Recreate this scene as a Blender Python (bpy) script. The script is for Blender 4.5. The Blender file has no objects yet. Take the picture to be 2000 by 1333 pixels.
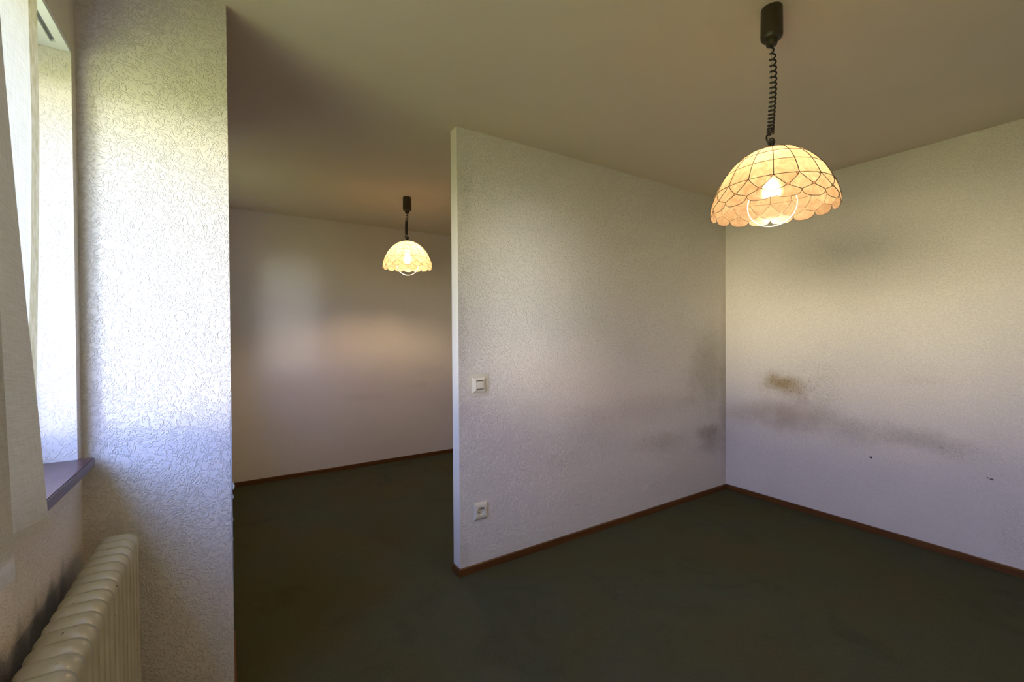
import bpy, bmesh, math, random
from mathutils import Vector, Matrix
random.seed(7)
S = bpy.context.scene
C = S.collection
PI = math.pi

# ------------------------------------------------------------------ camera
F_PX = 862.673
YAW, PITCH, ROLL, HC = 0.5731, -0.00984, -0.00647, 1.33535
cd = bpy.data.cameras.new('camera'); cam = bpy.data.objects.new('camera', cd); C.objects.link(cam)
cd.sensor_width = 36.0; cd.sensor_fit = 'HORIZONTAL'; cd.lens = F_PX / 2000 * 36.0
cd.clip_start = 0.02; cd.clip_end = 200
fw = Vector((math.sin(YAW)*math.cos(PITCH), math.cos(YAW)*math.cos(PITCH), math.sin(PITCH)))
r0 = Vector((math.cos(YAW), -math.sin(YAW), 0)); u0 = r0.cross(fw)
cr, sr = math.cos(ROLL), math.sin(ROLL)
rt = r0*cr + u0*sr; up = u0*cr - r0*sr
M = Matrix(((rt.x, up.x, -fw.x, 0), (rt.y, up.y, -fw.y, 0), (rt.z, up.z, -fw.z, HC), (0, 0, 0, 1)))
cam.matrix_world = M
S.camera = cam

# ------------------------------------------------------------------ render look
S.view_settings.view_transform = 'Standard'
S.view_settings.look = 'None'
S.view_settings.gamma = 1.0
S.view_settings.use_curve_mapping = False
S.view_settings.exposure = 0.0
cy = S.cycles
cy.use_denoising = True
cy.max_bounces = 14; cy.diffuse_bounces = 8; cy.glossy_bounces = 4
cy.transmission_bounces = 6; cy.transparent_max_bounces = 10
cy.sample_clamp_indirect = 6.0
cy.caustics_reflective = False; cy.caustics_refractive = False

# ------------------------------------------------------------------ world: overcast blue-white sky over green garden
W = bpy.data.worlds.new('outdoors'); S.world = W; W.use_nodes = True
nt = W.node_tree; nt.nodes.clear()
out = nt.nodes.new('ShaderNodeOutputWorld'); bg = nt.nodes.new('ShaderNodeBackground')
tc = nt.nodes.new('ShaderNodeTexCoord'); sep = nt.nodes.new('ShaderNodeSeparateXYZ')
mr = nt.nodes.new('ShaderNodeMapRange'); mr.inputs[1].default_value = -1; mr.inputs[2].default_value = 1
rp = nt.nodes.new('ShaderNodeValToRGB')
L = nt.links.new
L(tc.outputs['Generated'], sep.inputs[0]); L(sep.outputs['Z'], mr.inputs[0]); L(mr.outputs[0], rp.inputs[0])
L(rp.outputs[0], bg.inputs[0]); L(bg.outputs[0], out.inputs[0])
# radiance by elevation (position = (sin(elevation)+1)/2): lawn, sunlit gardens at the horizon, bluish sky
WORLD = [(0.0, (1.5, 1.8, .65)), (0.36, (4.9, 5.6, 2.0)), (0.44, (8.6, 9.2, 4.6)), (0.48, (8.4, 8.4, 5.9)), (0.52, (8.2, 8.6, 9.0)),
         (0.55, (6.2, 7.2, 13.0)), (0.60, (5.9, 8.0, 19.0)), (0.70, (4.4, 6.6, 15.5)), (1.0, (3.4, 5.4, 13.5))]
TOPR = 20.0
el = rp.color_ramp.elements
el[0].position = WORLD[0][0]; el[0].color = tuple(c/TOPR for c in WORLD[0][1]) + (1,)
el[1].position = 1.0; el[1].color = tuple(c/TOPR for c in WORLD[-1][1]) + (1,)
for p_, c_ in WORLD[1:-1]:
    e = el.new(p_); e.color = tuple(c/TOPR for c in c_) + (1,)
bg.inputs[1].default_value = TOPR
# unseen bright lobes added outdoors to shape the light on the inner walls (direction seen from the window, angular half sizes, radiance)
LOBES = [((-1, -1, .02), .10, .12, (48, 51, 55)), ((-1, -.24, .03), .28, .12, (45, 41, 28)), ((-1, .75, .22), .28, .26, (26, 34, 38))]
cur_sh = bg.outputs[0]
for d, ha, he, colr in LOBES:
    dv = Vector(d).normalized(); sd = dv.cross(Vector((0, 0, 1))).normalized(); uv_ = sd.cross(dv)
    def dot(v):
        n = nt.nodes.new('ShaderNodeVectorMath'); n.operation = 'DOT_PRODUCT'; L(tc.outputs['Generated'], n.inputs[0]); n.inputs[1].default_value = v; return n.outputs['Value']
    def m2(op, a, b):
        n = nt.nodes.new('ShaderNodeMath'); n.operation = op
        for k_, x_ in enumerate((a, b)):
            if isinstance(x_, (int, float)): n.inputs[k_].default_value = x_
            else: L(x_, n.inputs[k_])
        return n.outputs[0]
    a_ = m2('DIVIDE', dot(sd), ha); b_ = m2('DIVIDE', dot(uv_), he)
    r_ = m2('SQRT', m2('ADD', m2('MULTIPLY', a_, a_), m2('MULTIPLY', b_, b_)), 0)
    mm = nt.nodes.new('ShaderNodeMapRange'); mm.interpolation_type = 'SMOOTHSTEP'; L(r_, mm.inputs[0])
    for k_, x_ in enumerate((.5, 1.3, 1, 0)): mm.inputs[k_+1].default_value = x_
    front = m2('GREATER_THAN', dot(dv), 0)
    b2 = nt.nodes.new('ShaderNodeBackground'); mx = max(colr); b2.inputs[0].default_value = tuple(c/mx for c in colr)+(1,)
    L(m2('MULTIPLY', m2('MULTIPLY', mm.outputs[0], front), mx), b2.inputs[1])
    ad = nt.nodes.new('ShaderNodeAddShader'); L(cur_sh, ad.inputs[0]); L(b2.outputs[0], ad.inputs[1]); cur_sh = ad.outputs[0]
L(cur_sh, out.inputs[0])

# room measures (metres)
H = 2.5
XW, XR = -0.3754, 3.639            # window wall, right wall
YA, YA2, XA = 2.217, 2.298, 1.077  # partition faces, free end
YB, YF = 4.668, -1.9               # far wall, wall behind the camera
YP, XP = 1.843, 0.010              # pillar face, pillar edge
WIN1 = (-0.35, 1.795, 0.955, 2.19) # near window y0,y1,z0,z1
WIN2 = (3.30, 4.02, 0.955, 2.19)   # far window
XO = XW - 0.36                     # outside face of the window wall

for nm, wn in (('window_light_near', WIN1), ('window_light_far', WIN2)):
    ld = bpy.data.lights.new(nm, 'AREA'); ld.shape = 'RECTANGLE'
    ld.size = wn[3]-wn[2]; ld.size_y = wn[1]-wn[0]
    ld.cycles.is_portal = True
    lo = bpy.data.objects.new(nm, ld); C.objects.link(lo)
    lo.location = (XO-0.01, (wn[0]+wn[1])/2, (wn[2]+wn[3])/2)
    lo.rotation_euler = (0, -PI/2, 0)      # -Z of the light looks along +X

# ------------------------------------------------------------------ helpers
def link(name, me, mat=None, parent=None):
    o = bpy.data.objects.new(name, me); C.objects.link(o)
    if mat is not None:
        for m in (mat if isinstance(mat, (list, tuple)) else [mat]): me.materials.append(m)
    if parent is not None: o.parent = parent
    return o

def from_bm(name, bm, mat=None, parent=None, smooth=False, auto=None):
    bmesh.ops.recalc_face_normals(bm, faces=bm.faces[:])
    me = bpy.data.meshes.new(name); bm.to_mesh(me); bm.free()
    if smooth:
        for p in me.polygons: p.use_smooth = True
        if auto is not None:
            me.set_sharp_from_angle(angle=math.radians(auto))
    return link(name, me, mat, parent)

def add_box(bm, a, b, bevel=0, seg=2):
    vs = [bm.verts.new((x, y, z)) for x in (a[0], b[0]) for y in (a[1], b[1]) for z in (a[2], b[2])]
    fs = [bm.faces.new([vs[i] for i in q]) for q in
          ((0, 1, 3, 2), (4, 6, 7, 5), (0, 4, 5, 1), (2, 3, 7, 6), (0, 2, 6, 4), (1, 5, 7, 3))]
    if bevel:
        es = set(e for f in fs for e in f.edges)
        bmesh.ops.bevel(bm, geom=list(es), offset=bevel, segments=seg, affect='EDGES', profile=0.6)
    return vs

def box(name, a, b, mat, parent=None, bevel=0):
    bm = bmesh.new(); add_box(bm, a, b, bevel)
    return from_bm(name, bm, mat, parent, smooth=bool(bevel), auto=40 if bevel else None)

def add_tube(bm, pts, r, n=8, cap=True, closed=False):
    pts = [Vector(p) for p in pts]; N = len(pts)
    rings = []; prev = None
    for i, p in enumerate(pts):
        if closed: t = pts[(i+1) % N] - pts[i-1]
        else: t = pts[min(i+1, N-1)] - pts[max(i-1, 0)]
        t.normalize()
        if prev is None:
            a = Vector((0, 0, 1)) if abs(t.z) < .9 else Vector((1, 0, 0))
            nrm = (a - t*a.dot(t)).normalized()
        else:
            nrm = (prev - t*prev.dot(t)).normalized()
        prev = nrm; bn = t.cross(nrm)
        rr = r[i] if isinstance(r, (list, tuple)) else r
        rings.append([bm.verts.new(p + nrm*math.cos(2*PI*k/n)*rr + bn*math.sin(2*PI*k/n)*rr) for k in range(n)])
    M_ = N if closed else N-1
    for i in range(M_):
        A, B = rings[i], rings[(i+1) % N]
        for k in range(n): bm.faces.new((A[k], A[(k+1) % n], B[(k+1) % n], B[k]))
    if cap and not closed:
        bm.faces.new(rings[0]); bm.faces.new(rings[-1])

def add_lathe(bm, prof, n=32, c=(0, 0, 0)):
    rings = []
    for r, z in prof:
        if r < 1e-6: rings.append([bm.verts.new((c[0], c[1], c[2]+z))])
        else: rings.append([bm.verts.new((c[0]+r*math.cos(2*PI*k/n), c[1]+r*math.sin(2*PI*k/n), c[2]+z)) for k in range(n)])
    for A, B in zip(rings[:-1], rings[1:]):
        for k in range(n):
            k2 = (k+1) % n
            if len(A) == 1: bm.faces.new((A[0], B[k], B[k2]))
            elif len(B) == 1: bm.faces.new((A[k], A[k2], B[0]))
            else: bm.faces.new((A[k], A[k2], B[k2], B[k]))

def empty(name, loc, label=None, cat=None, group=None, kind=None):
    o = bpy.data.objects.new(name, None); C.objects.link(o); o.location = loc
    o.empty_display_size = .05
    tag(o, label, cat, group, kind); return o

def tag(o, label=None, cat=None, group=None, kind=None):
    if label: o['label'] = label
    if cat: o['category'] = cat
    if group: o['group'] = group
    if kind: o['kind'] = kind
    return o

# ------------------------------------------------------------------ materials
class NT:
    def __init__(s, name):
        s.m = bpy.data.materials.new(name); s.m.use_nodes = True
        s.t = s.m.node_tree; s.t.nodes.clear()
        s.out = s.n('ShaderNodeOutputMaterial')
    def n(s, typ, **kw):
        nd = s.t.nodes.new(typ)
        for k, v in kw.items(): setattr(nd, k, v)
        return nd
    def put(s, sock, v):
        if hasattr(v, 'links') or isinstance(v, bpy.types.NodeSocket): s.t.links.new(v, sock)
        else: sock.default_value = v
    def math(s, op, a, b=None, c=None, clamp=False):
        nd = s.n('ShaderNodeMath', operation=op, use_clamp=clamp)
        s.put(nd.inputs[0], a)
        if b is not None: s.put(nd.inputs[1], b)
        if c is not None: s.put(nd.inputs[2], c)
        return nd.outputs[0]
    def noise(s, scale, detail=2, rough=.5, dist=0, vec=None):
        nd = s.n('ShaderNodeTexNoise'); nd.inputs['Scale'].default_value = scale
        nd.inputs['Detail'].default_value = detail; nd.inputs['Roughness'].default_value = rough
        nd.inputs['Distortion'].default_value = dist
        s.t.links.new(vec if vec is not None else s.obj(), nd.inputs['Vector'])
        return nd.outputs['Fac']
    def obj(s):
        if not hasattr(s, '_o'): s._o = s.n('ShaderNodeTexCoord').outputs['Object']
        return s._o
    def mapping(s, vec, loc=(0, 0, 0), scale=(1, 1, 1), rot=(0, 0, 0)):
        nd = s.n('ShaderNodeMapping'); s.put(nd.inputs[0], vec)
        nd.inputs['Location'].default_value = loc; nd.inputs['Scale'].default_value = scale
        nd.inputs['Rotation'].default_value = rot
        return nd.outputs[0]
    def rng(s, v, a, b, c=0., d=1., smooth=True):
        nd = s.n('ShaderNodeMapRange', interpolation_type='SMOOTHSTEP' if smooth else 'LINEAR')
        s.put(nd.inputs[0], v)
        for i, x in enumerate((a, b, c, d)): nd.inputs[i+1].default_value = x
        return nd.outputs[0]
    def mix(s, f, a, b, blend='MIX'):
        nd = s.n('ShaderNodeMix', data_type='RGBA', blend_type=blend)
        s.put(nd.inputs[0], f)
        s.put(nd.inputs[6], a if not isinstance(a, tuple) else tuple(a)+((1,) if len(a) == 3 else ()))
        s.put(nd.inputs[7], b if not isinstance(b, tuple) else tuple(b)+((1,) if len(b) == 3 else ()))
        return nd.outputs[2]
    def bump(s, h, dist=.001, strength=1., normal=None):
        nd = s.n('ShaderNodeBump'); nd.inputs['Strength'].default_value = strength
        nd.inputs['Distance'].default_value = dist; s.put(nd.inputs['Height'], h)
        if normal is not None: s.put(nd.inputs['Normal'], normal)
        return nd.outputs[0]
    def pbr(s, col, rough=.8, spec=.3, normal=None, metal=0):
        p = s.n('ShaderNodeBsdfPrincipled')
        s.put(p.inputs['Base Color'], col if not isinstance(col, tuple) else tuple(col)+(1,))
        s.put(p.inputs['Roughness'], rough); p.inputs['Specular IOR Level'].default_value = spec
        p.inputs['Metallic'].default_value = metal
        if normal is not None: s.t.links.new(normal, p.inputs['Normal'])
        s.t.links.new(p.outputs[0], s.out.inputs[0]); return p

def simple(name, col, rough=.5, spec=.4, metal=0, bump=None, var=0.):
    t = NT(name); c = tuple(col)
    if var:
        n = t.noise(6, 4)
        c = t.mix(n, tuple(x*(1-var) for x in col), tuple(x*(1+var) for x in col))
    nrm = None
    if bump: nrm = t.bump(t.noise(bump[0], 3), bump[1])
    t.pbr(c, rough, spec, nrm, metal); return t.m

PAPER = (.78, .71, .625)
def wallpaper(name, ax=None, stains_and_tints=(), base=PAPER, relief=1.0, specks=0):
    """embossed wallpaper; stains = (u, z, ru, rz, colour, strength, style), u along axis ax."""
    t = NT(name)
    o = t.obj()
    # wiggly short ridges
    warp = t.n('ShaderNodeTexNoise'); warp.inputs['Scale'].default_value = 5.0; warp.inputs['Detail'].default_value = 2
    t.put(warp.inputs['Vector'], o)
    vm = t.n('ShaderNodeVectorMath', operation='MULTIPLY_ADD')
    t.put(vm.inputs[0], warp.outputs['Color']); vm.inputs[1].default_value = (.14, .14, .14); t.put(vm.inputs[2], o)
    wv = vm.outputs[0]
    na = t.noise(54, 1.2, .5, 1.0, wv)
    r1 = t.math('ABSOLUTE', t.math('SUBTRACT', na, .5))
    ridge = t.rng(r1, .0, .07, 1, 0)
    nb = t.noise(74, 1.0, .5, .9, t.mapping(wv, (3.1, 1.7, 5.2)))
    r2 = t.math('ABSOLUTE', t.math('SUBTRACT', nb, .52))
    ridge2 = t.rng(r2, .0, .07, 1, 0)
    brk = t.rng(t.noise(86, 1), .38, .54)
    brk2 = t.rng(t.noise(80, 1, vec=t.mapping(o, (7, 3, 1))), .46, .58)
    h = t.math('ADD', t.math('MULTIPLY', ridge, brk), t.math('MULTIPLY', ridge2, brk2))
    h = t.math('MINIMUM', h, 1.0)
    fine = t.noise(420, 2)
    hh = t.math('ADD', h, t.math('MULTIPLY', fine, .22))
    nrm = t.bump(hh, .00125*relief, .9)
    col = t.mix(t.rng(t.noise(1.3, 3), .3, .7), tuple(x*.965 for x in base), tuple(min(.9, x*1.02) for x in base))
    speck_n = t.rng(t.noise(95, 3, .6, 1.2, wv), .52, .64)
    edge_n = t.noise(7, 4, .6)
    for (u, z, ru, rz, c, st, style) in stains_and_tints:
        sc = [0, 0, 1/rz]; lc = [0, 0, -z/rz]; sc[ax] = 1/ru; lc[ax] = -u/ru
        ln = t.n('ShaderNodeVectorMath', operation='LENGTH'); t.put(ln.inputs[0], t.mapping(o, lc, sc))
        d = t.math('ADD', ln.outputs['Value'], t.math('MULTIPLY', t.math('SUBTRACT', edge_n, .5), 1.3 if style != 'soft' else .7))
        m = t.rng(d, 0.05, 1.05, 1, 0)
        if style == 'speck': m = t.math('MULTIPLY', m, t.math('ADD', t.math('MULTIPLY', speck_n, .72), .12))
        elif style == 'mix': m = t.math('MULTIPLY', m, t.math('ADD', t.math('MULTIPLY', speck_n, .55), .45))
        elif style == 'dot':
            m = t.rng(ln.outputs['Value'], .6, 1.1, 1, 0)
        col = t.mix(t.math('MULTIPLY', m, st, clamp=True), col, c)
    if specks:
        big = t.rng(t.noise(38, 2, .5, .4), .70, .76)
        zone = t.rng(t.noise(2.3, 2), .45, .62)
        col = t.mix(t.math('MULTIPLY', t.math('MULTIPLY', big, zone), specks), col, (.16, .14, .09))
    t.pbr(col, .82, .25, nrm); return t.m

OCH, OLV, GRY, BRN = (.33, .205, .055), (.17, .145, .07), (.22, .20, .15), (.37, .285, .225)
m_right = wallpaper('wallpaper_right', 1, [
    (1.745, .955, .25, .12, OCH, .95, 'mix'),
    (1.745, .960, .17, .08, OCH, .60, 'soft'),
    (1.70, .955, .40, .16, OLV, .40, 'speck'),
    (1.50, .95, .30, .46, OLV, .36, 'speck'),
    (1.68, .72, .40, .19, BRN, .62, 'soft'),  # this and the next: soft-edged clouds of browner tone
    (1.98, .70, .42, .14, BRN, .36, 'soft'),
    (2.12, .64, .24, .10, OLV, .35, 'speck'),
    (1.35, .66, .34, .15, (.42, .38, .33), .35, 'soft'),
    (1.12, .70, .36, .13, OLV, .42, 'speck'),
    (0.95, .675, .32, .09, GRY, .30, 'soft'),
    (0.76, .64, .24, .09, OLV, .40, 'speck'),
    (0.93, 1.04, .20, .05, OLV, .22, 'speck'),
    (1.186, .505, .009, .008, (.01, .01, .01), .95, 'dot'),
    (.626, .507, .010, .006, (.02, .02, .02), .8, 'dot'),
    (.642, .512, .005, .004, (.02, .02, .02), .8, 'dot'),
    (.54, .20, .10, .30, OLV, .26, 'speck'),
], relief=1.0)
m_part = wallpaper('wallpaper_partition', 0, [
    (3.40, .52, .26, .085, OLV, .72, 'mix'),
    (3.42, .44, .25, .15, GRY, .40, 'soft'),
    (2.85, .52, .38, .11, (.30, .25, .14), .50, 'mix'),
    (2.60, .53, .24, .10, OLV, .42, 'speck'),
    (2.05, .62, .45, .22, (.42, .38, .33), .28, 'mix'),
    (1.80, .54, .14, .11, OLV, .38, 'speck'),
    (3.42, 1.00, .34, .36, OLV, .55, 'speck'),
    (3.42, 1.10, .38, .50, (.36, .32, .22), .42, 'soft'),
    (3.62, .95, .10, 1.1, (.36, .31, .20), .45, 'soft'),  # tall strip, darker towards the corner
    (2.6, .80, .9, .16, (.44, .37, .32), .25, 'soft'),
    (1.13, 2.18, .06, .28, OLV, .55, 'speck'),
    (1.10, 1.30, .035, .5, OLV, .35, 'speck'),
    (1.11, .10, .04, .16, OLV, .35, 'speck'),
], relief=2.0)
m_far = wallpaper('wallpaper_far', 0, [
    (1.79, .80, .20, .06, OLV, .30, 'speck'),
    (1.15, .72, .35, .06, GRY, .18, 'mix'),
    (1.9, .95, .30, .10, (.45, .40, .36), .25, 'mix'),
], relief=.45)
m_pier = wallpaper('wallpaper_pillar', 0, [
    (.003, .95, .010, .32, (.30, .26, .20), .5, 'speck'),
], relief=1.5)
m_paper = wallpaper('wallpaper_plain', relief=1.0)
m_end = wallpaper('wallpaper_partition_end', relief=.35, specks=.6)

def left_wall_mat():
    """same paper with soot streaks rising behind the radiator, one tongue per section gap"""
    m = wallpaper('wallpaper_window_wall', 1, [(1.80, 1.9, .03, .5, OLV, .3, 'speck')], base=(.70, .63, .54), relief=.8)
    t = NT.__new__(NT); t.m = m; t.t = m.node_tree
    p = next(n for n in t.t.nodes if n.type == 'BSDF_PRINCIPLED')
    src = p.inputs['Base Color'].links[0].from_socket
    t._o = next(n for n in t.t.nodes if n.type == 'TEX_COORD').outputs['Object']
    sp = t.n('ShaderNodeSeparateXYZ'); t.put(sp.inputs[0], t.obj())
    ph = t.math('FRACT', t.math('DIVIDE', t.math('ADD', sp.outputs['Y'], -1.748 + .0505*60), .1010))
    tri = t.math('ABSOLUTE', t.math('SUBTRACT', ph, .5))
    top = t.math('ADD', .635, t.math('ADD', t.math('MULTIPLY', tri, .13), t.math('MULTIPLY', t.noise(14, 3), .09)))
    dz = t.math('SUBTRACT', top, sp.outputs['Z'])
    k = t.rng(dz, -.025, .045)
    inY = t.rng(sp.outputs['Y'], 1.62, 1.70, 1, 0)
    inZ = t.rng(sp.outputs['Z'], .50, .60)
    k = t.math('MULTIPLY', t.math('MULTIPLY', k, inY), inZ)
    c2 = t.mix(t.math('MULTIPLY', k, .55), src, (.055, .062, .06))
    t.t.links.new(c2, p.inputs['Base Color'])
    return m
m_left = left_wall_mat()

def ceiling_mat():
    t = NT('ceiling_paint')
    col = t.mix(t.rng(t.noise(.9, 3), .3, .7), (.68, .585, .46), (.72, .625, .495))
    t.pbr(col, .9, .15, t.bump(t.noise(180, 3), .0004)); return t.m
m_ceil = ceiling_mat()

def carpet_mat():
    t = NT('green_carpet')
    a = t.rng(t.noise(1.6, 4, .55, .5), .32, .68)
    b = t.rng(t.noise(5.5, 4, .6, .8), .35, .70)
    col = t.mix(a, (.104, .097, .048), (.092, .106, .068))
    col = t.mix(t.math('MULTIPLY', b, .40), col, (.118, .096, .052))
    w = t.rng(t.noise(11, 3, .6, 1.2), .62, .78)
    col = t.mix(t.math('MULTIPLY', w, .4), col, (.14, .155, .10))
    dk = t.rng(t.noise(2.7, 5, .65, .8, t.mapping(t.obj(), (4, 9, 2))), .52, .72)
    col = t.mix(t.math('MULTIPLY', dk, .45), col, (.055, .050, .030))
    f = t.noise(230, 4, .75)
    col = t.mix(t.rng(f, .3, .75), t.mix(.4, col, (.020, .020, .009)), t.mix(.2, col, (.15, .15, .09)))
    # rows of the weave
    rows = t.n('ShaderNodeTexWave', wave_type='BANDS', bands_direction='X')
    rows.inputs['Scale'].default_value = 26; rows.inputs['Distortion'].default_value = 3.0
    t.put(rows.inputs['Vector'], t.obj())
    h = t.math('ADD', f, t.math('MULTIPLY', rows.outputs['Fac'], .10))
    p = t.pbr(col, 1.0, .0, t.bump(h, .004))
    return t.m
m_carpet = carpet_mat()

def wood_mat(name, a, b, rough=.45, sc=(2, 2, 60)):
    t = NT(name)
    v = t.mapping(t.obj(), scale=sc)
    n = t.noise(1.5, 5, .6, 1.0, v)
    t.pbr(t.mix(t.rng(n, .3, .7), a, b), rough, .4, t.bump(n, .0003)); return t.m
m_base = wood_mat('brown_skirting_wood', (.095, .034, .008), (.145, .058, .014), .4)
m_sill = wood_mat('dark_purple_brown_sill', (.075, .036, .032), (.115, .058, .050), .32, (30, 3, 3))
m_white = simple('white_lacquer', (.78, .79, .80), .35, .5)
m_groove = simple('grey_groove', (.20, .21, .20), .6)
m_pvc = simple('cream_plastic', (.72, .66, .52), .32, .5)
m_pvc2 = simple('cream_plastic_darker', (.63, .56, .42), .38, .5)  # slightly darker cream for the socket insert
m_dark = simple('dark_gap', (.012, .010, .008), .7)
m_plate = simple('yellowed_clear_backplate', (.66, .60, .48), .45, .4, bump=(160, .0005))
m_metal = simple('dull_metal', (.5, .48, .44), .35, .5, 1)
m_brown = simple('brown_lamp_plastic', (.030, .022, .010), .42, .4)
m_cord = simple('dark_brown_cord', (.010, .007, .005), .38, .4)
m_came = simple('dark_came', (.012, .006, .003), .5, .2)
m_ring = simple('white_ring_plastic', (.85, .84, .80), .3, .5)
m_plaster = simple('bare_plaster', (.42, .39, .36), .9, .1, bump=(90, .001), var=.2)
m_torn = simple('torn_paper', (.50, .44, .34), .9, .1)

def enamel_mat():
    t = NT('aged_cream_enamel')
    t._o = t.n('ShaderNodeNewGeometry').outputs['Position']
    a = t.rng(t.noise(9, 4, .6), .35, .75)
    col = t.mix(a, (.46, .42, .30), (.55, .51, .39))
    sp = t.rng(t.noise(75, 2), .735, .77)
    col = t.mix(sp, col, (.06, .035, .02))
    st = t.rng(t.noise(22, 3), .60, .75)
    col = t.mix(t.math('MULTIPLY', st, .25), col, (.40, .25, .12))
    t.pbr(col, .27, .5, t.bump(t.noise(40, 2), .0005)); return t.m
m_rad = enamel_mat()

def glass_mat():
    t = NT('window_glass')
    tr = t.n('ShaderNodeBsdfTransparent'); gl = t.n('ShaderNodeBsdfGlossy'); gl.inputs['Roughness'].default_value = .02
    fr = t.n('ShaderNodeFresnel'); fr.inputs['IOR'].default_value = 1.5
    mx = t.n('ShaderNodeMixShader'); t.put(mx.inputs[0], fr.outputs[0]); t.put(mx.inputs[1], tr.outputs[0]); t.put(mx.inputs[2], gl.outputs[0])
    t.t.links.new(mx.outputs[0], t.out.inputs[0]); return t.m
m_glass = glass_mat()

def bulb_mat(strength):
    t = NT('lit_bulb'); e = t.n('ShaderNodeEmission'); e.inputs[0].default_value = (1, .71, .42, 1)
    e.inputs[1].default_value = strength; t.t.links.new(e.outputs[0], t.out.inputs[0]); return t.m
m_bulb = bulb_mat(500); m_bulb_far = bulb_mat(540)

def capiz_mat(name, c1, c2, transl=.55):
    t = NT(name)
    ca = t.n('ShaderNodeVertexColor'); ca.layer_name = 'piece'
    sp = t.n('ShaderNodeSeparateColor'); t.put(sp.inputs[0], ca.outputs[0])
    n = t.noise(28, 4, .6, 1.5)
    col = t.mix(t.math('MULTIPLY', t.math('ADD', sp.outputs[0], t.rng(n, .3, .7)), .5), c1, c2)
    n2 = t.rng(t.noise(11, 3, .6, 2.0), .35, .65); col = t.mix(t.math('MULTIPLY', n2, .35), col, c1)
    d = t.n('ShaderNodeBsdfDiffuse'); tr = t.n('ShaderNodeBsdfTranslucent'); g = t.n('ShaderNodeBsdfGlossy')
    g.inputs['Roughness'].default_value = .25
    for x in (d, tr): t.put(x.inputs['Color'], col)
    nrm = t.bump(n, .0006); t.put(d.inputs['Normal'], nrm); t.put(tr.inputs['Normal'], nrm); t.put(g.inputs['Normal'], nrm)
    m1 = t.n('ShaderNodeMixShader'); m1.inputs[0].default_value = transl
    t.put(m1.inputs[1], d.outputs[0]); t.put(m1.inputs[2], tr.outputs[0])
    m2 = t.n('ShaderNodeMixShader'); m2.inputs[0].default_value = .05
    t.put(m2.inputs[1], m1.outputs[0]); t.put(m2.inputs[2], g.outputs[0])
    rf = t.n('ShaderNodeBsdfRefraction'); rf.inputs['Roughness'].default_value = .42; rf.inputs['IOR'].default_value = 1.25
    t.put(rf.inputs['Color'], col)
    m3 = t.n('ShaderNodeMixShader'); m3.inputs[0].default_value = .20 if transl > .4 else .05
    t.put(m3.inputs[1], m2.outputs[0]); t.put(m3.inputs[2], rf.outputs[0])
    t.t.links.new(m3.outputs[0], t.out.inputs[0]); return t.m
m_capiz = capiz_mat('capiz_shell', (.150, .104, .062), (.275, .220, .150))
m_capiz_far = capiz_mat('capiz_shell_far_lit', (.27, .19, .115), (.43, .35, .24))  # same shell in a paler colour, so the far shade looks more strongly lit
m_capizd = capiz_mat('capiz_shell_small', (.70, .50, .38), (.78, .60, .46), .85)

def linen_mat():
    t = NT('cream_linen')
    uv = t.n('ShaderNodeUVMap'); uv.uv_map = 'UVMap'
    sp = t.n('ShaderNodeSeparateXYZ'); t.put(sp.inputs[0], uv.outputs[0])
    a = t.noise(1, 3, .6, 0, t.mapping(uv.outputs[0], scale=(420, 14, 1)))
    b = t.noise(1, 3, .6, 0, t.mapping(uv.outputs[0], scale=(14, 420, 1)))
    weave = t.math('ADD', t.math('MULTIPLY', a, .5), t.math('MULTIPLY', b, .5))
    col = t.mix(t.rng(weave, .38, .62), (.70, .65, .56), (.84, .81, .74))
    # olive backlit look painted into the colour: doubled side hem (u < 0.035) and bottom hem (v below 0.045)
    hem = t.math('MAXIMUM', t.rng(sp.outputs['X'], .056, .059, 1, 0), t.math('MULTIPLY', t.rng(sp.outputs['Y'], .022, .0235, 1, 0), .30))
    # hem edge of every panel seam stored per 0.9 m width is only at the free edge
    col = t.mix(hem, col, t.mix(t.rng(t.noise(1, 3, .6, 0, t.mapping(uv.outputs[0], scale=(60, 22, 1))), .35, .7), (.50, .43, .26), (.66, .60, .44)))
    tr = t.n('ShaderNodeBsdfTranslucent'); d = t.n('ShaderNodeBsdfDiffuse'); tp = t.n('ShaderNodeBsdfTransparent')
    nrm = t.bump(weave, .0006); t.put(d.inputs['Normal'], nrm)
    t.put(tr.inputs[0], col); t.put(d.inputs[0], col)
    m1 = t.n('ShaderNodeMixShader'); t.put(m1.inputs[0], t.math('SUBTRACT', .16, t.math('MULTIPLY', hem, .05)))
    t.put(m1.inputs[1], d.outputs[0]); t.put(m1.inputs[2], tr.outputs[0])
    m2 = t.n('ShaderNodeMixShader'); m2.inputs[0].default_value = .08
    t.put(m2.inputs[1], m1.outputs[0]); t.put(m2.inputs[2], tp.outputs[0])
    t.t.links.new(m2.outputs[0], t.out.inputs[0]); return t.m
m_linen = linen_mat()

# ------------------------------------------------------------------ setting
ST = 'structure'
tag(box('floor', (XO, YF-.1, -.15), (XR+.15, YB+.15, 0), m_carpet), kind=ST)
tag(box('ceiling', (XO, YF-.1, H), (XR+.15, YB+.15, H+.2), m_ceil), kind=ST)
tag(box('wall_right', (XR, YF-.1, 0), (XR+.15, YB+.15, H), m_right), kind=ST)
tag(box('wall_back', (XW, YB, 0), (XR, YB+.15, H), m_far), kind=ST)
tag(box('wall_front', (XW, YF-.1, 0), (XR, YF, H), m_paper), kind=ST)

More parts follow.
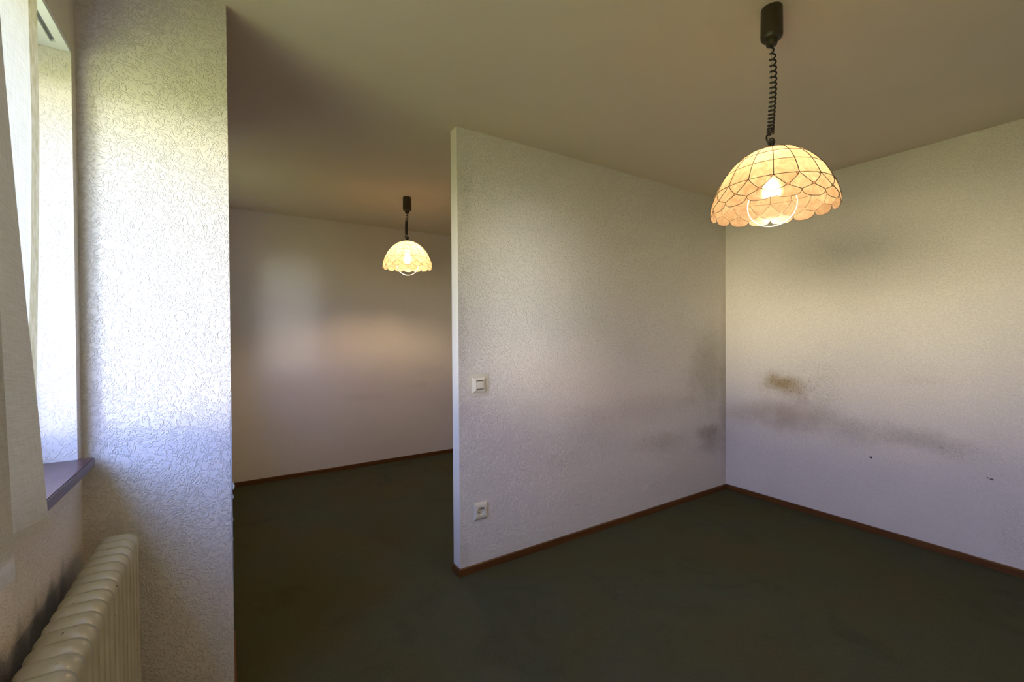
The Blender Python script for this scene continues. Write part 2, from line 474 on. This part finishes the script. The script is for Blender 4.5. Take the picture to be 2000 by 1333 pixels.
def window_wall(name, x_in, x_out, y0, y1, z0, z1, holes, mat):
    ys = sorted({y0, y1, *[h[0] for h in holes], *[h[1] for h in holes]})
    zs = sorted({z0, z1, *[h[2] for h in holes], *[h[3] for h in holes]})
    bm = bmesh.new(); vc = {}
    def v(x, y, z):
        k = (round(x, 5), round(y, 5), round(z, 5))
        if k not in vc: vc[k] = bm.verts.new(k)
        return vc[k]
    def solid(i, j):
        if i < 0 or j < 0 or i >= len(ys)-1 or j >= len(zs)-1: return False
        cy_, cz_ = (ys[i]+ys[i+1])/2, (zs[j]+zs[j+1])/2
        return not any(h[0] < cy_ < h[1] and h[2] < cz_ < h[3] for h in holes)
    for i in range(len(ys)-1):
        for j in range(len(zs)-1):
            if not solid(i, j): continue
            a, b, c, d = ys[i], ys[i+1], zs[j], zs[j+1]
            for x in (x_in, x_out): bm.faces.new((v(x, a, c), v(x, b, c), v(x, b, d), v(x, a, d)))
            if not solid(i-1, j): bm.faces.new((v(x_in, a, c), v(x_out, a, c), v(x_out, a, d), v(x_in, a, d)))
            if not solid(i+1, j): bm.faces.new((v(x_in, b, c), v(x_out, b, c), v(x_out, b, d), v(x_in, b, d)))
            if not solid(i, j-1): bm.faces.new((v(x_in, a, c), v(x_out, a, c), v(x_out, b, c), v(x_in, b, c)))
            if not solid(i, j+1): bm.faces.new((v(x_in, a, d), v(x_out, a, d), v(x_out, b, d), v(x_in, b, d)))
    return from_bm(name, bm, mat)
tag(window_wall('wall_left', XW, XO, YF-.1, YB+.15, 0, H, [WIN1, WIN2], m_left), kind=ST)

tag(box('wall_pillar', (XW, YP, 0), (XP, YA2, H), m_pier), kind=ST)
wp = box('wall_partition', (XA, YA, 0), (XR, YA2, H), [m_part, m_end])
for p in wp.data.polygons:
    if abs(p.normal.x) > .9: p.material_index = 1
tag(wp, kind=ST)

# skirting boards: mitred strips, slightly rounded upper edge
HS, TS = .042, .009
def skirting(name, path, closed_ends=True):
    """path: wall-line points in plan; the room lies to the left of the walking direction"""
    prof = [(0, 0), (TS, 0), (TS, HS-.004), (TS-.003, HS), (0, HS)]
    pts = [Vector((p[0], p[1])) for p in path]; bm = bmesh.new(); rings = []
    for i, p in enumerate(pts):
        ds = []
        if i > 0: ds.append((pts[i]-pts[i-1]).normalized())
        if i < len(pts)-1: ds.append((pts[i+1]-pts[i]).normalized())
        ns = [Vector((-d.y, d.x)) for d in ds]
        n = sum(ns, Vector((0, 0)))
        n = n / n.dot(ns[0]) if len(ns) > 1 else ns[0]
        rings.append([bm.verts.new((p.x+n.x*a, p.y+n.y*a, z)) for a, z in prof])
    for A, B in zip(rings[:-1], rings[1:]):
        for k in range(5): bm.faces.new((A[k], A[(k+1) % 5], B[(k+1) % 5], B[k]))
    bm.faces.new(rings[0]); bm.faces.new(rings[-1])
    return tag(from_bm(name, bm, m_base), kind=ST)
skirting('baseboard_right', [(XR, YF), (XR, YA)])
skirting('baseboard_right_far', [(XR, YA2), (XR, YB)])
skirting('baseboard_back', [(XR-TS, YB), (XW+TS, YB)])
skirting('baseboard_left_far', [(XW, YB), (XW, YA2)])
skirting('baseboard_pillar', [(XW+TS, YA2), (XP, YA2), (XP, YP), (XW+TS, YP)])
skirting('baseboard_left', [(XW, YP), (XW, YF)])
skirting('baseboard_partition', [(XR-TS, YA), (XA, YA), (XA, YA2), (XR-TS, YA2)])
skirting('baseboard_front', [(XW+TS, YF), (XR-TS, YF)])

# windows: frame, sashes, panes, sill, head board with curtain groove
def window(n, wn, head_board):
    y0, y1, z0, z1 = wn
    root = empty('window_%d' % n, (XW, (y0+y1)/2, z0), kind=ST); off = -Vector(root.location)
    def put(name, bm, mat, parent=root, **k):
        o = from_bm(name, bm, mat, None, **k)
        o.parent = parent
        for v in o.data.vertices: v.co += off
        return o
    xf0, xf1 = XW-.27, XW-.20
    bm = bmesh.new()
    add_box(bm, (xf0, y0, z0), (xf1, y0+.05, z1)); add_box(bm, (xf0, y1-.05, z0), (xf1, y1, z1))
    add_box(bm, (xf0, y0+.05, z0), (xf1, y1-.05, z0+.05)); add_box(bm, (xf0, y0+.05, z1-.05), (xf1, y1-.05, z1))
    put('window_frame', bm, m_white)
    ym = (y0+y1)/2
    for a, b in ((y0+.052, ym-.002), (ym+.002, y1-.052)):
        bm = bmesh.new(); zl, zh = z0+.052, z1-.052; w = .055
        add_box(bm, (xf0+.01, a, zl), (xf1+.015, a+w, zh)); add_box(bm, (xf0+.01, b-w, zl), (xf1+.015, b, zh))
        add_box(bm, (xf0+.01, a+w, zl), (xf1+.015, b-w, zl+w)); add_box(bm, (xf0+.01, a+w, zh-w), (xf1+.015, b-w, zh))
        s = put('sash', bm, m_white)
        bm = bmesh.new(); x = (xf0+xf1)/2
        bm.faces.new([bm.verts.new(q) for q in ((x, a+w, zl+w), (x, b-w, zl+w), (x, b-w, zh-w), (x, a+w, zh-w))])
        put('pane', bm, m_glass, s)
    # sill board: fills the niche and projects 4 cm past the wall face
    bm = bmesh.new(); zs = .979
    ol = [(xf1, y0+.002), (XW+.0008, y0+.002), (XW+.0008, y0-.04), (XW+.036, y0-.04), (XW+.036, y1+.012), (XW+.0008, y1+.012), (XW+.0008, y1-.002), (xf1, y1-.002)]
    lo_ = [bm.verts.new((x, y, zs-.030)) for x, y in ol]; hi_ = [bm.verts.new((x, y, zs)) for x, y in ol]
    bm.faces.new(lo_); bm.faces.new(hi_)
    for k in range(8): bm.faces.new((lo_[k], lo_[(k+1) % 8], hi_[(k+1) % 8], hi_[k]))
    bmesh.ops.bevel(bm, geom=[e for e in bm.edges if all(v.co.x > XW+.03 for v in e.verts)], offset=.003, segments=2, affect='EDGES')
    put('window_sill', bm, m_sill)
    if head_board:
        bm = bmesh.new(); zb, zt, ye = z1-.012, z1-.0005, y1-.002
        g0, g1 = XW-.034, XW-.022
        add_box(bm, (g1, y0+.002, zb), (XW-.001, ye, zt)); add_box(bm, (xf1, y0+.002, zb), (g0, ye, zt))
        add_box(bm, (g0, ye-.035, zb), (g1, ye, zt))
        put('head_board', bm, m_white)
        bm = bmesh.new(); add_box(bm, (g0, y0+.002, zb+.008), (g1, ye-.035, zt)); put('curtain_groove', bm, m_groove)
    return root
window(1, WIN1, True)
window(2, WIN2, False)

# torn wallpaper along the pillar's right edge
def torn(parent_name):
    par = bpy.data.objects[parent_name]
    bm = bmesh.new()
    # strip of bare plaster where the paper is gone
    zs = [.45+.02*i for i in range(36)]
    A = []; B = []
    for z in zs:
        k = min(1, (z-.45)/.12, (1.15-z)/.10); w = max(.0004, .0055*k*(.4+random.random()*.8))
        A.append(bm.verts.new((XP-w, YP-.0006, z))); B.append(bm.verts.new((XP+.0006, YP-.0006, z)))
    for i in range(len(zs)-1): bm.faces.new((A[i], B[i], B[i+1], A[i+1]))
    D = [bm.verts.new((XP+.0006, YP+.02, z)) for z in zs]
    for i in range(len(zs)-1): bm.faces.new((B[i], D[i], D[i+1], B[i+1]))
    o = from_bm('bare_plaster', bm, m_plaster); o.parent = par
    o['label'] = 'bare plaster strip where the wallpaper is torn'
    flakes = [(1.02, .0022, .010), (.97, .0028, .014), (.905, .0022, .010), (.822, .009, .030), (.782, .0045, .018), (.70, .0018, .012), (.63, .0018, .010)]
    for z, w, h in flakes:
        bm = bmesh.new(); n = 6; L_ = []; R_ = []
        for i in range(n+1):
            t = i/n; prof = math.sin(PI*min(1, t*.9+.1))*(.6+.4*random.random())
            L_.append(bm.verts.new((XP+.0008, YP+.002, z-h/2+h*t)))
            R_.append((w*prof, z-h/2+h*t-.15*h))
        R1 = [bm.verts.new((XP+.0008+a*.6, YP-.003, b)) for a, b in R_]
        R2 = [bm.verts.new((XP+.0008+a, YP-.0045+.4*a, b-.1*h)) for a, b in R_]
        for P_, Q_ in ((L_, R1), (R1, R2)):
            for i in range(n): bm.faces.new((P_[i], Q_[i], Q_[i+1], P_[i+1]))
        o = from_bm('paper_flake', bm, m_torn, smooth=True)
        sm = o.modifiers.new('thick', 'SOLIDIFY'); sm.thickness = .0005
        o.parent = par
torn('wall_pillar')

# ------------------------------------------------------------------ pendant lamps
def pendant(cx, cy_, rim_z, label, group, tangled, shade_rot, coil_top, coil_loose_turns, zsplit, ring_face, ring_r):
    root = empty('pendant_lamp', (cx, cy_, H), label, 'lamp', group)
    def put(name, bm, mat, parent=root, smooth=True, auto=35):
        return from_bm(name, bm, mat, parent, smooth=smooth, auto=auto)
    # canopy (local coordinates, 0 = ceiling)
    bm = bmesh.new()
    add_lathe(bm, [(0, 0), (.0335, 0), (.0345, -.003), (.0355, -.096), (.0345, -.104), (.030, -.110), (.0205, -.113), (0, -.113)], 40)
    can = put('canopy', bm, m_brown)
    bm = bmesh.new()
    add_lathe(bm, [(0, -.110), (.0195, -.110), (.0185, -.124), (.0165, -.131), (.010, -.134), (0, -.134)], 28)
    put('strain_cap', bm, m_brown, can)
    # shade profile
    z0 = rim_z - H                       # lower tip of the scallops, local
    prof = [(.020, .228), (.050, .221), (.082, .208), (.118, .181), (.155, .138), (.185, .080), (.1975, .040), (.2000, .022), (.2005, .0)]
    prof = [(r, z0+z) for r, z in prof]
    z_top = z0+.228
    NS = 16; dth = 2*PI/NS
    def P(th, s):                        # s = index along profile (float) with smooth interpolation
        i = min(int(s), len(prof)-2); t = s-i
        p0 = prof[max(i-1, 0)]; p1 = prof[i]; p2 = prof[i+1]; p3 = prof[min(i+2, len(prof)-1)]
        f = lambda a, b, c, d: .5*((2*b)+(-a+c)*t+(2*a-5*b+4*c-d)*t*t+(-a+3*b-3*c+d)*t*t*t)
        r = f(p0[0], p1[0], p2[0], p3[0]); z = f(p0[1], p1[1], p2[1], p3[1])
        return Vector((r*math.cos(th+shade_rot), r*math.sin(th+shade_rot), z))
    bm = bmesh.new(); cl = bm.loops.layers.color.new('piece')
    def patch(grid, mi=0):
        v = [[bm.verts.new(q) for q in row] for row in grid]; c = random.random()
        for i in range(len(v)-1):
            for j in range(len(v[0])-1):
                try: f = bm.faces.new((v[i][j], v[i][j+1], v[i+1][j+1], v[i+1][j]))
                except ValueError: continue
                f.material_index = mi; f.smooth = True
                for l in f.loops: l[cl] = (c, c, c, 1)
    S_N, S_C = 5.0, 7.0                  # node ring, cusp ring
    lines = []
    def bil(a, b, c, d, u, v):           # (th,s) quad
        return ((1-v)*((1-u)*a[0]+u*b[0])+v*((1-u)*d[0]+u*c[0]), (1-v)*((1-u)*a[1]+u*b[1])+v*((1-u)*d[1]+u*c[1]))
    def quad(a, b, c, d, n=4, mi=0):
        patch([[P(*bil(a, b, c, d, j/n, i/n)) for j in range(n+1)] for i in range(n+1)], mi)
    for k in range(NS):
        t0, t1 = k*dth, (k+1)*dth; tm = (t0+t1)/2
        for s0, s1 in ((0, 2), (2, 3), (3, 4), (4, S_N)):
            patch([[P(t0+(t1-t0)*j/5, s0+(s1-s0)*i/5) for j in range(6)] for i in range(6)])
        X = (tm, (S_N+S_C)/2); e_ = .10*dth; sv = .17
        Nl, Nr, Cl, Cr = (t0, S_N), (t1, S_N), (t0, S_C), (t1, S_C)
        Xd = X
        quad(Nl, Nr, X, X, 5)                                   # upper wedge
        quad(Nl, X, Cl, (t0-dth/2, X[1]), 6)                    # diamond under the node
        # scallop: from apex Xd down to an arc
        n = 14; arc = []
        for j in range(n+1):
            a = PI*j/n; arc.append((tm-dth/2*math.cos(a), S_C+1.0*math.sin(a)**.95))
        top = [(t0+(t1-t0)*j/n, (S_C-(1-abs(2*j/n-1))*(S_C-Xd[1]))) for j in range(n+1)]
        patch([[P(top[j][0]*(1-v)+arc[j][0]*v, min(top[j][1]*(1-v)+arc[j][1]*v, 7.999)) for j in range(n+1)] for v in (0, .25, .5, .75, 1)])
        for off in (.0006,):                             # small square over each crossing, small triangle left of each node
            c4 = [P(tm, X[1]-sv), P(tm+e_, X[1]), P(tm, X[1]+sv), P(tm-e_, X[1])]
            c3 = [P(t1, S_N), P(t1-1.5*e_, S_N), P(t1-.75*e_, S_N+.26)]
            for cc in (c4, c3):
                vv = [bm.verts.new(q+Vector((q.x, q.y, 0)).normalized()*off) for q in cc]
                f = bm.faces.new(vv); f.material_index = 1
                for l in f.loops: l[cl] = (.5, .5, .5, 1)
        # cames
        seg = lambda a, b, m: [P(a[0]+(b[0]-a[0])*i/m, min(7.999, a[1]+(b[1]-a[1])*i/m)) for i in range(m+1)]
        lines.append((seg((t0, 0), (t0, S_N), 20), .0013))
        for s in (2, 3, 4): lines.append((seg((t0, s), (t1, s), 5), .0007 if s < 3 else .0010))
        lines.append((seg(Nl, Nr, 5), .0011))
        # woven cross: one strand continuous, the other broken by the small square
        lines.append((seg(Nl, (tm-.5*e_, X[1]-.5*sv), 5), .0011)); lines.append((seg((tm+.5*e_, X[1]+.5*sv), Cr, 5), .0011)); lines.append((seg(Nr, (tm+.5*e_, X[1]-.5*sv), 5), .0011)); lines.append((seg((tm-.5*e_, X[1]+.5*sv), Cl, 5), .0011))
        for q0, q1 in (((tm, X[1]-sv), (tm+e_, X[1])), ((tm+e_, X[1]), (tm, X[1]+sv)), ((tm, X[1]+sv), (tm-e_, X[1])), ((tm-e_, X[1]), (tm, X[1]-sv))):
            lines.append((seg(q0, q1, 1), .0005))
        lines.append((seg((t1-1.5*e_, S_N), (t1-.75*e_, S_N+.26), 1), .0005))
        lines.append(([P(a_[0], min(7.999, a_[1])) for a_ in arc], .0009))
    bmesh.ops.remove_doubles(bm, verts=bm.verts[:], dist=1e-5)
    me = bpy.data.meshes.new('shade'); bm.to_mesh(me); bm.free()
    shade = link('shade', me, [m_capiz if tangled else m_capiz_far, m_capizd], root)
    shade['label'] = 'scalloped dome of cream shell pieces'
    bm = bmesh.new()
    for pts, r in lines: add_tube(bm, [q+Vector((q.x, q.y, 0)).normalized()*.0006 for q in pts], r, 5)
    put('lead_came', bm, m_came, shade)
    bm = bmesh.new()
    add_lathe(bm, [(0, z_top+.006), (.010, z_top+.006), (.022, z_top+.001), (.024, z_top-.003), (.0, z_top-.003)], 24)
    add_lathe(bm, [(0, z_top+.030), (.0075, z_top+.030), (.0085, z_top+.005), (0, z_top+.005)], 16)
    put('top_cap', bm, m_cord)
    # coiled cord: loose turns, then tight turns
    pts = []; zt = -.130; zb = z_top+.055; zm = zt+(zb-zt)*zsplit; R_ = .0098; ph = 0
    def sway(z): 
        q = (z-zt)/(zb-zt); return (.006*math.sin(q*PI*1.3) if tangled else .0)+(.0 if tangled else -.008*math.sin(min(1, q*1.2)*PI*.55))
    n1 = coil_loose_turns
    for i in range(n1*14+1):
        q = i/(n1*14); qq = q*(1+.35*(1-q)) ; z = zt+(zm-zt)*qq/1.0
        a = 2*PI*q*n1; rr = R_*min(1, .3+q*6)
        ax = sway(z); ca = math.cos(a+.6); pts.append((ax*.84+rr*ca, -ax*.54+rr*math.sin(a+.6), z))
    a0 = 2*PI*n1+.6; nt_ = max(3, int((zm-zb)/.0066))
    for i in range(1, nt_*12+1):
        q = i/(nt_*12); z = zm+(zb-zm)*q; a = a0+2*PI*q*nt_; ax = sway(z)
        pts.append((ax*.84+R_*math.cos(a), -ax*.54+R_*math.sin(a), z))
    bm = bmesh.new(); add_tube(bm, pts, .0030, 7); cord = put('spiral_cord', bm, m_cord, auto=180)
    bm = bmesh.new(); add_tube(bm, [(0, 0, -.12), (0, 0, z_top+.01)], .0009, 6); put('suspension_wire', bm, m_metal, cord)
    # slack loop of cord above the shade
    lp = []; e = Vector(pts[-1])
    dx_, dy_ = -.84, .54
    k = [(0, e.z), (.014, e.z-.004), (.018, e.z-.020), (.010, e.z-.038), (-.002, e.z-.040), (-.010, e.z-.028), (-.002, e.z-.016), (.008, e.z-.022), (.006, z_top+.028), (0, z_top+.02)]
    base_pts = [Vector((e.x*(1-min(1, i*.5))+dx_*a, e.y*(1-min(1, i*.5))+dy_*a, z)) for i, (a, z) in enumerate(k)]
    for i in range(len(base_pts)-1):
        p0 = base_pts[max(0, i-1)]; p1 = base_pts[i]; p2 = base_pts[i+1]; p3 = base_pts[min(len(base_pts)-1, i+2)]
        for j in range(6):
            t = j/6; lp.append(.5*((2*p1)+(-p0+p2)*t+(2*p0-5*p1+4*p2-p3)*t*t+(-p0+3*p1-3*p2+p3)*t**3))
    lp.append(base_pts[-1])
    bm = bmesh.new(); add_tube(bm, lp, .0030, 7); put('cord_loop', bm, m_cord, cord, auto=180)
    # socket, bulb, pull ring
    zb_ = z0+.100
    bm = bmesh.new(); add_lathe(bm, [(0, z_top-.003), (.017, z_top-.003), (.018, zb_+.055), (.015, zb_+.048), (0, zb_+.048)], 24)
    put('bulb_holder', bm, m_ring)
    bm = bmesh.new()
    pr = [(0, .052), (.013, .050), (.0135, .040), (.019, .031), (.028, .016), (.0325, -.002), (.030, -.018), (.021, -.031), (.010, -.037), (0, -.038)]
    add_lathe(bm, [(r, zb_+z) for r, z in pr], 28); put('bulb', bm, m_bulb if tangled else m_bulb_far, auto=180)
    bm = bmesh.new(); zc = z0+.030; d = Vector((math.cos(ring_face), math.sin(ring_face), 0)); N = 64
    pts = [d*(ring_r*math.cos(2*PI*i/N)) + Vector((0, 0, zc+ring_r*math.sin(2*PI*i/N))) for i in range(N)]
    add_tube(bm, pts, .0019, 8, closed=True); put('pull_ring', bm, m_ring, auto=180)
    return root
GL = 'shell-shade pendant lamps with coiled cords'
pendant(1.645, .827, 1.772, 'lit cream shell dome pendant lamp on a long stretched coiled cord, before the right wall', GL, True, .10, 0, 17, .93, math.atan2(-.893, .449), .078)
pendant(1.272, 3.568, 1.908, 'lit cream shell dome pendant lamp on a short coiled cord, left of the partition', GL, False, .23, 0, 6, .40, math.atan2(-.336, .942), .086)

# ------------------------------------------------------------------ radiator
rad = empty('radiator', (-.28, 1.16, .14), 'cream enamel ribbed radiator on the wall below the window sill', 'radiator')
RO = -Vector(rad.location)
PITCH_R, Y0R = .0505, 1.748
def section_mesh(last):
    def loop(off):
        xa, xb, za, zb_ = -.330+off*.4, -.231-off, .14+off, .750-off
        rb, rf = .030, .030; pts = []
        for (cx_, cz_, a0_, r) in ((xb-rf, zb_-rf, 0, rf), (xa+rb, zb_-rb, PI/2, rb), (xa+rb, za+rb, PI, rb), (xb-rf, za+rf, 1.5*PI, rf)):
            for i in range(7):
                a = a0_+PI/2*i/6; pts.append((cx_+r*math.cos(a), cz_+r*math.sin(a)))
        return pts
    half = [(.0, 0), (.014, .0001), (.021, .0009), (.027, .0022), (.045, .0029), (.10, .0044), (.17, .0060), (.25, .0073), (.34, .0082), (.42, .0087), (.5, .0088)]
    ts = [(-t, o) for t, o in reversed(half)] + half[1:]
    bm = bmesh.new(); rings = []
    for t, off in ts:
        rings.append([bm.verts.new((x+RO.x, t*PITCH_R, z+RO.z)) for x, z in loop(off)])
    n = len(rings[0])
    for A, B in zip(rings[:-1], rings[1:]):
        for k in range(n): bm.faces.new((A[k], A[(k+1) % n], B[(k+1) % n], B[k]))
    bm.faces.new(rings[0]); bm.faces.new(rings[-1])
    return bm
s0 = from_bm('section', section_mesh(True), m_rad, rad, smooth=True, auto=42)
s0.location.y = Y0R+RO.y
for k in range(1, 26):
    c = s0.copy(); C.objects.link(c); c.parent = rad; c.location.y = Y0R-PITCH_R*k+RO.y
for y in (1.50, .68):
    for z in (.22, .56):
        bm = bmesh.new(); add_box(bm, (XW+.001+RO.x, y-.012+RO.y, z+RO.z), (-.315+RO.x, y+.012+RO.y, z+.03+RO.z))
        from_bm('bracket', bm, m_rad, rad)
bm = bmesh.new(); yv = Y0R-PITCH_R*25.5
add_tube(bm, [(-.28+RO.x, yv+.01+RO.y, .18+RO.z), (-.28+RO.x, yv-.05+RO.y, .18+RO.z), (-.28+RO.x, yv-.06+RO.y, .15+RO.z), (-.28+RO.x, yv-.06+RO.y, 0+RO.z)], .009, 12)
from_bm('pipe', bm, m_rad, rad, smooth=True, auto=60)

# ------------------------------------------------------------------ curtain
cur = empty('curtain', (-.30, 1.0, H), 'cream linen curtain hanging in overlapping folds at the left edge beside the window', 'curtain')
def lerp_table(tab, z):
    if z <= tab[0][0]: return tab[0][1]
    for (z0, a), (z1, b) in zip(tab[:-1], tab[1:]):
        if z <= z1: return a+(b-a)*(z-z0)/(z1-z0)
    return tab[-1][1]
ZB, ZT = .958, 2.455
tA = [(.95, 1.300), (1.25, 1.318), (1.55, 1.345), (1.78, 1.360), (2.46, 1.355)]
tB = [(.95, 1.262), (1.18, 1.215), (1.395, 1.161), (1.60, 1.118), (1.822, 1.075), (2.46, .99)]
tC = [(.95, 1.008), (1.31, .974), (1.8, .94), (2.46, .92)]
def curtain_row(z):
    q = (z-ZB)/(ZT-ZB)
    yA_, yB_, yC_ = lerp_table(tA, z), lerp_table(tB, z), lerp_table(tC, z)
    w = .004*math.sin(z*5.0)
    A_, B_, C_, D_ = yA_, yB_, yC_, .79
    key = [(-.336, yA_, A_), (-.335, yA_-.035, A_), (-.331+w, yA_-.12, A_), (-.334, (yA_+.93)/2, A_), (-.330, .965, A_), (-.325, .930, A_), (-.319, .945, B_),
           (-.316-w*.5, (yB_+.93)/2, B_), (-.312, yB_-.06, B_), (-.3105, yB_-.008, B_), (-.3085, yB_, B_), (-.306, yB_-.008, B_), (-.300, yB_-.07, B_),
           (-.298+w, (yB_+.86)/2, B_), (-.297, .872, B_), (-.294, .846, C_+.05), (-.290, .862, C_), (-.287, yC_-.04, C_), (-.2855, yC_-.005, C_), (-.283, yC_-.004, C_),
           (-.279, yC_-.05, C_), (-.276+w, .86, C_), (-.279, .77, D_), (-.274, .735, D_), (-.268, .75, D_), (-.262, .785, D_), (-.257, .79, D_), (-.255, .76, D_), (-.258, .70, D_), (-.266, .67, D_), (-.274, .685, D_)]
    return key
def crom(k, m):
    o = []
    for i in range(len(k)-1):
        p0 = k[max(0, i-1)]; p1 = k[i]; p2 = k[i+1]; p3 = k[min(len(k)-1, i+2)]
        for j in range(m):
            t = j/m
            o.append(tuple(.5*((2*b)+(-a+c)*t+(2*a-5*b+4*c-d)*t*t*1+(-a+3*b-3*c+d)*t**3) for a, b, c, d in zip(p0, p1, p2, p3)))
    o.append(tuple(k[-1])); return o
NZ = 60; bm = bmesh.new(); uvl = bm.loops.layers.uv.new('UVMap'); rows = []
for i in range(NZ+1):
    z = ZB+(ZT-ZB)*i/NZ; pts = crom(curtain_row(z), 5)
    u = 0; us = [0]
    for a, b in zip(pts[:-1], pts[1:]): u += math.hypot(b[0]-a[0], b[1]-a[1]); us.append(u)
    rows.append([(bm.verts.new((p[0]+.30, p[1]-1.0, z-H+.175*max(0, p[2]-p[1])*(1-i/NZ)**3)), uu, z-ZB) for p, uu in zip(pts, us)])
for A, B in zip(rows[:-1], rows[1:]):
    for k in range(len(A)-1):
        q = (A[k], A[k+1], B[k+1], B[k]); f = bm.faces.new([x[0] for x in q]); f.smooth = True
        for l, x in zip(f.loops, q): l[uvl].uv = (x[1], x[2])
me = bpy.data.meshes.new('fabric'); bm.to_mesh(me); bm.free()
fab = link('fabric', me, m_linen, cur)
bm = bmesh.new(); add_box(bm, (-.03, -1.2, -.035), (.04, .75, 0), .004); from_bm('curtain_rail', bm, m_white, cur, smooth=True, auto=40)

# ------------------------------------------------------------------ light switch and power socket on the partition
def frame_ring(bm, w, h, d, iw, ih, inner_d):
    """square frame with sloping sides: outer foot w*h, inner edge iw*ih at depth d"""
    def ring(a, b, y): return [bm.verts.new((x, -y, z)) for x, z in ((-a/2, -b/2), (a/2, -b/2), (a/2, b/2), (-a/2, b/2))]
    R = [ring(w, h, 0), ring(w, h, .0035), ring(w-.004, h-.004, .0055), ring(iw+.003, ih+.003, d), ring(iw, ih, d-.0006), ring(iw, ih, inner_d)]
    for A, B in zip(R[:-1], R[1:]):
        for k in range(4): bm.faces.new((A[k], A[(k+1) % 4], B[(k+1) % 4], B[k]))
    return R[-1]
sw = empty('light_switch', (1.2035, YA, 1.062), 'cream rocker light switch on a yellowed square backplate near the partition edge', 'light switch')
bm = bmesh.new(); add_box(bm, (-.0665, -.0022, -.064), (.0665, 0, .064), .0015)
from_bm('backplate', bm, m_plate, sw, smooth=True, auto=40)
bm = bmesh.new(); last = frame_ring(bm, .085, .088, .013, .047, .050, .006); bm.faces.new(last)
fr = from_bm('frame', bm, m_pvc, sw); fr.location.y = -.0022; b_ = fr.modifiers.new('round', 'BEVEL'); b_.width = .0015; b_.segments = 3
bm = bmesh.new(); add_box(bm, (-.0225, -.0165, -.0205), (.0225, -.007, .0205), .0012)
rk = from_bm('rocker', bm, m_pvc, sw, smooth=True, auto=40)
for s in (-1, 1):
    bm = bmesh.new(); add_box(bm, (-.0225, -.0142, s*.0235-.0016), (.0225, -.007, s*.0235+.0016)); from_bm('rocker_gap', bm, m_dark, rk)

so = empty('power_socket', (1.2075, YA, .341), 'cream wall power socket low on the partition below the light switch', 'socket')
bm = bmesh.new()
# frame with a round recess
n = 32
def sq_pt(a, w, h):
    c, s = math.cos(a), math.sin(a); k = 1/max(abs(c), abs(s)); return c*k*w/2, s*k*h/2
angs = [2*PI*(i+.5)/n for i in range(n)]
for q in (PI/4, 3*PI/4, 5*PI/4, 7*PI/4):
    j = min(range(n), key=lambda i: abs(angs[i]-q)); angs[j] = q
def rsq(w, h, y): return [bm.verts.new((sq_pt(a, w, h)[0], -y, sq_pt(a, w, h)[1])) for a in angs]
def rci(r, y): return [bm.verts.new((r*math.cos(a), -y, r*math.sin(a))) for a in angs]
R = [rsq(.092, .098, 0), rsq(.092, .098, .004), rsq(.088, .094, .0065), rsq(.068, .072, .0125), rci(.0245, .013), rci(.0235, .0125), rci(.0225, .0012)]
for A, B in zip(R[:-1], R[1:]):
    for k in range(n): bm.faces.new((A[k], A[(k+1) % n], B[(k+1) % n], B[k]))
bm.faces.new(R[-1])
from_bm('frame', bm, m_pvc, so, smooth=True, auto=28)
bm = bmesh.new(); add_lathe(bm, [(0, 0), (.0222, 0), (.0222, .001), (0, .001)], 28)
bmesh.ops.rotate(bm, verts=bm.verts[:], cent=(0, 0, 0), matrix=Matrix.Rotation(PI/2, 3, 'X'))
bmesh.ops.translate(bm, verts=bm.verts[:], vec=(0, -.0014, 0))
ins = from_bm('insert', bm, m_pvc2, so)
for s in (-1, 1):
    bm = bmesh.new(); add_lathe(bm, [(0, 0), (.0032, 0), (.0032, .002), (0, .002)], 14)
    bmesh.ops.rotate(bm, verts=bm.verts[:], cent=(0, 0, 0), matrix=Matrix.Rotation(PI/2, 3, 'X'))
    bmesh.ops.translate(bm, verts=bm.verts[:], vec=(s*.005, -.0012, s*.0085)); from_bm('contact_hole', bm, m_dark, ins)
    bm = bmesh.new(); add_box(bm, (s*.0195-.0015, -.0095, -.004), (s*.0195+.0015, -.0014, .004)); 
    bmesh.ops.rotate(bm, verts=bm.verts[:], cent=(0, 0, 0), matrix=Matrix.Rotation(-.5, 3, 'Y')); from_bm('earth_clip', bm, m_metal, ins)
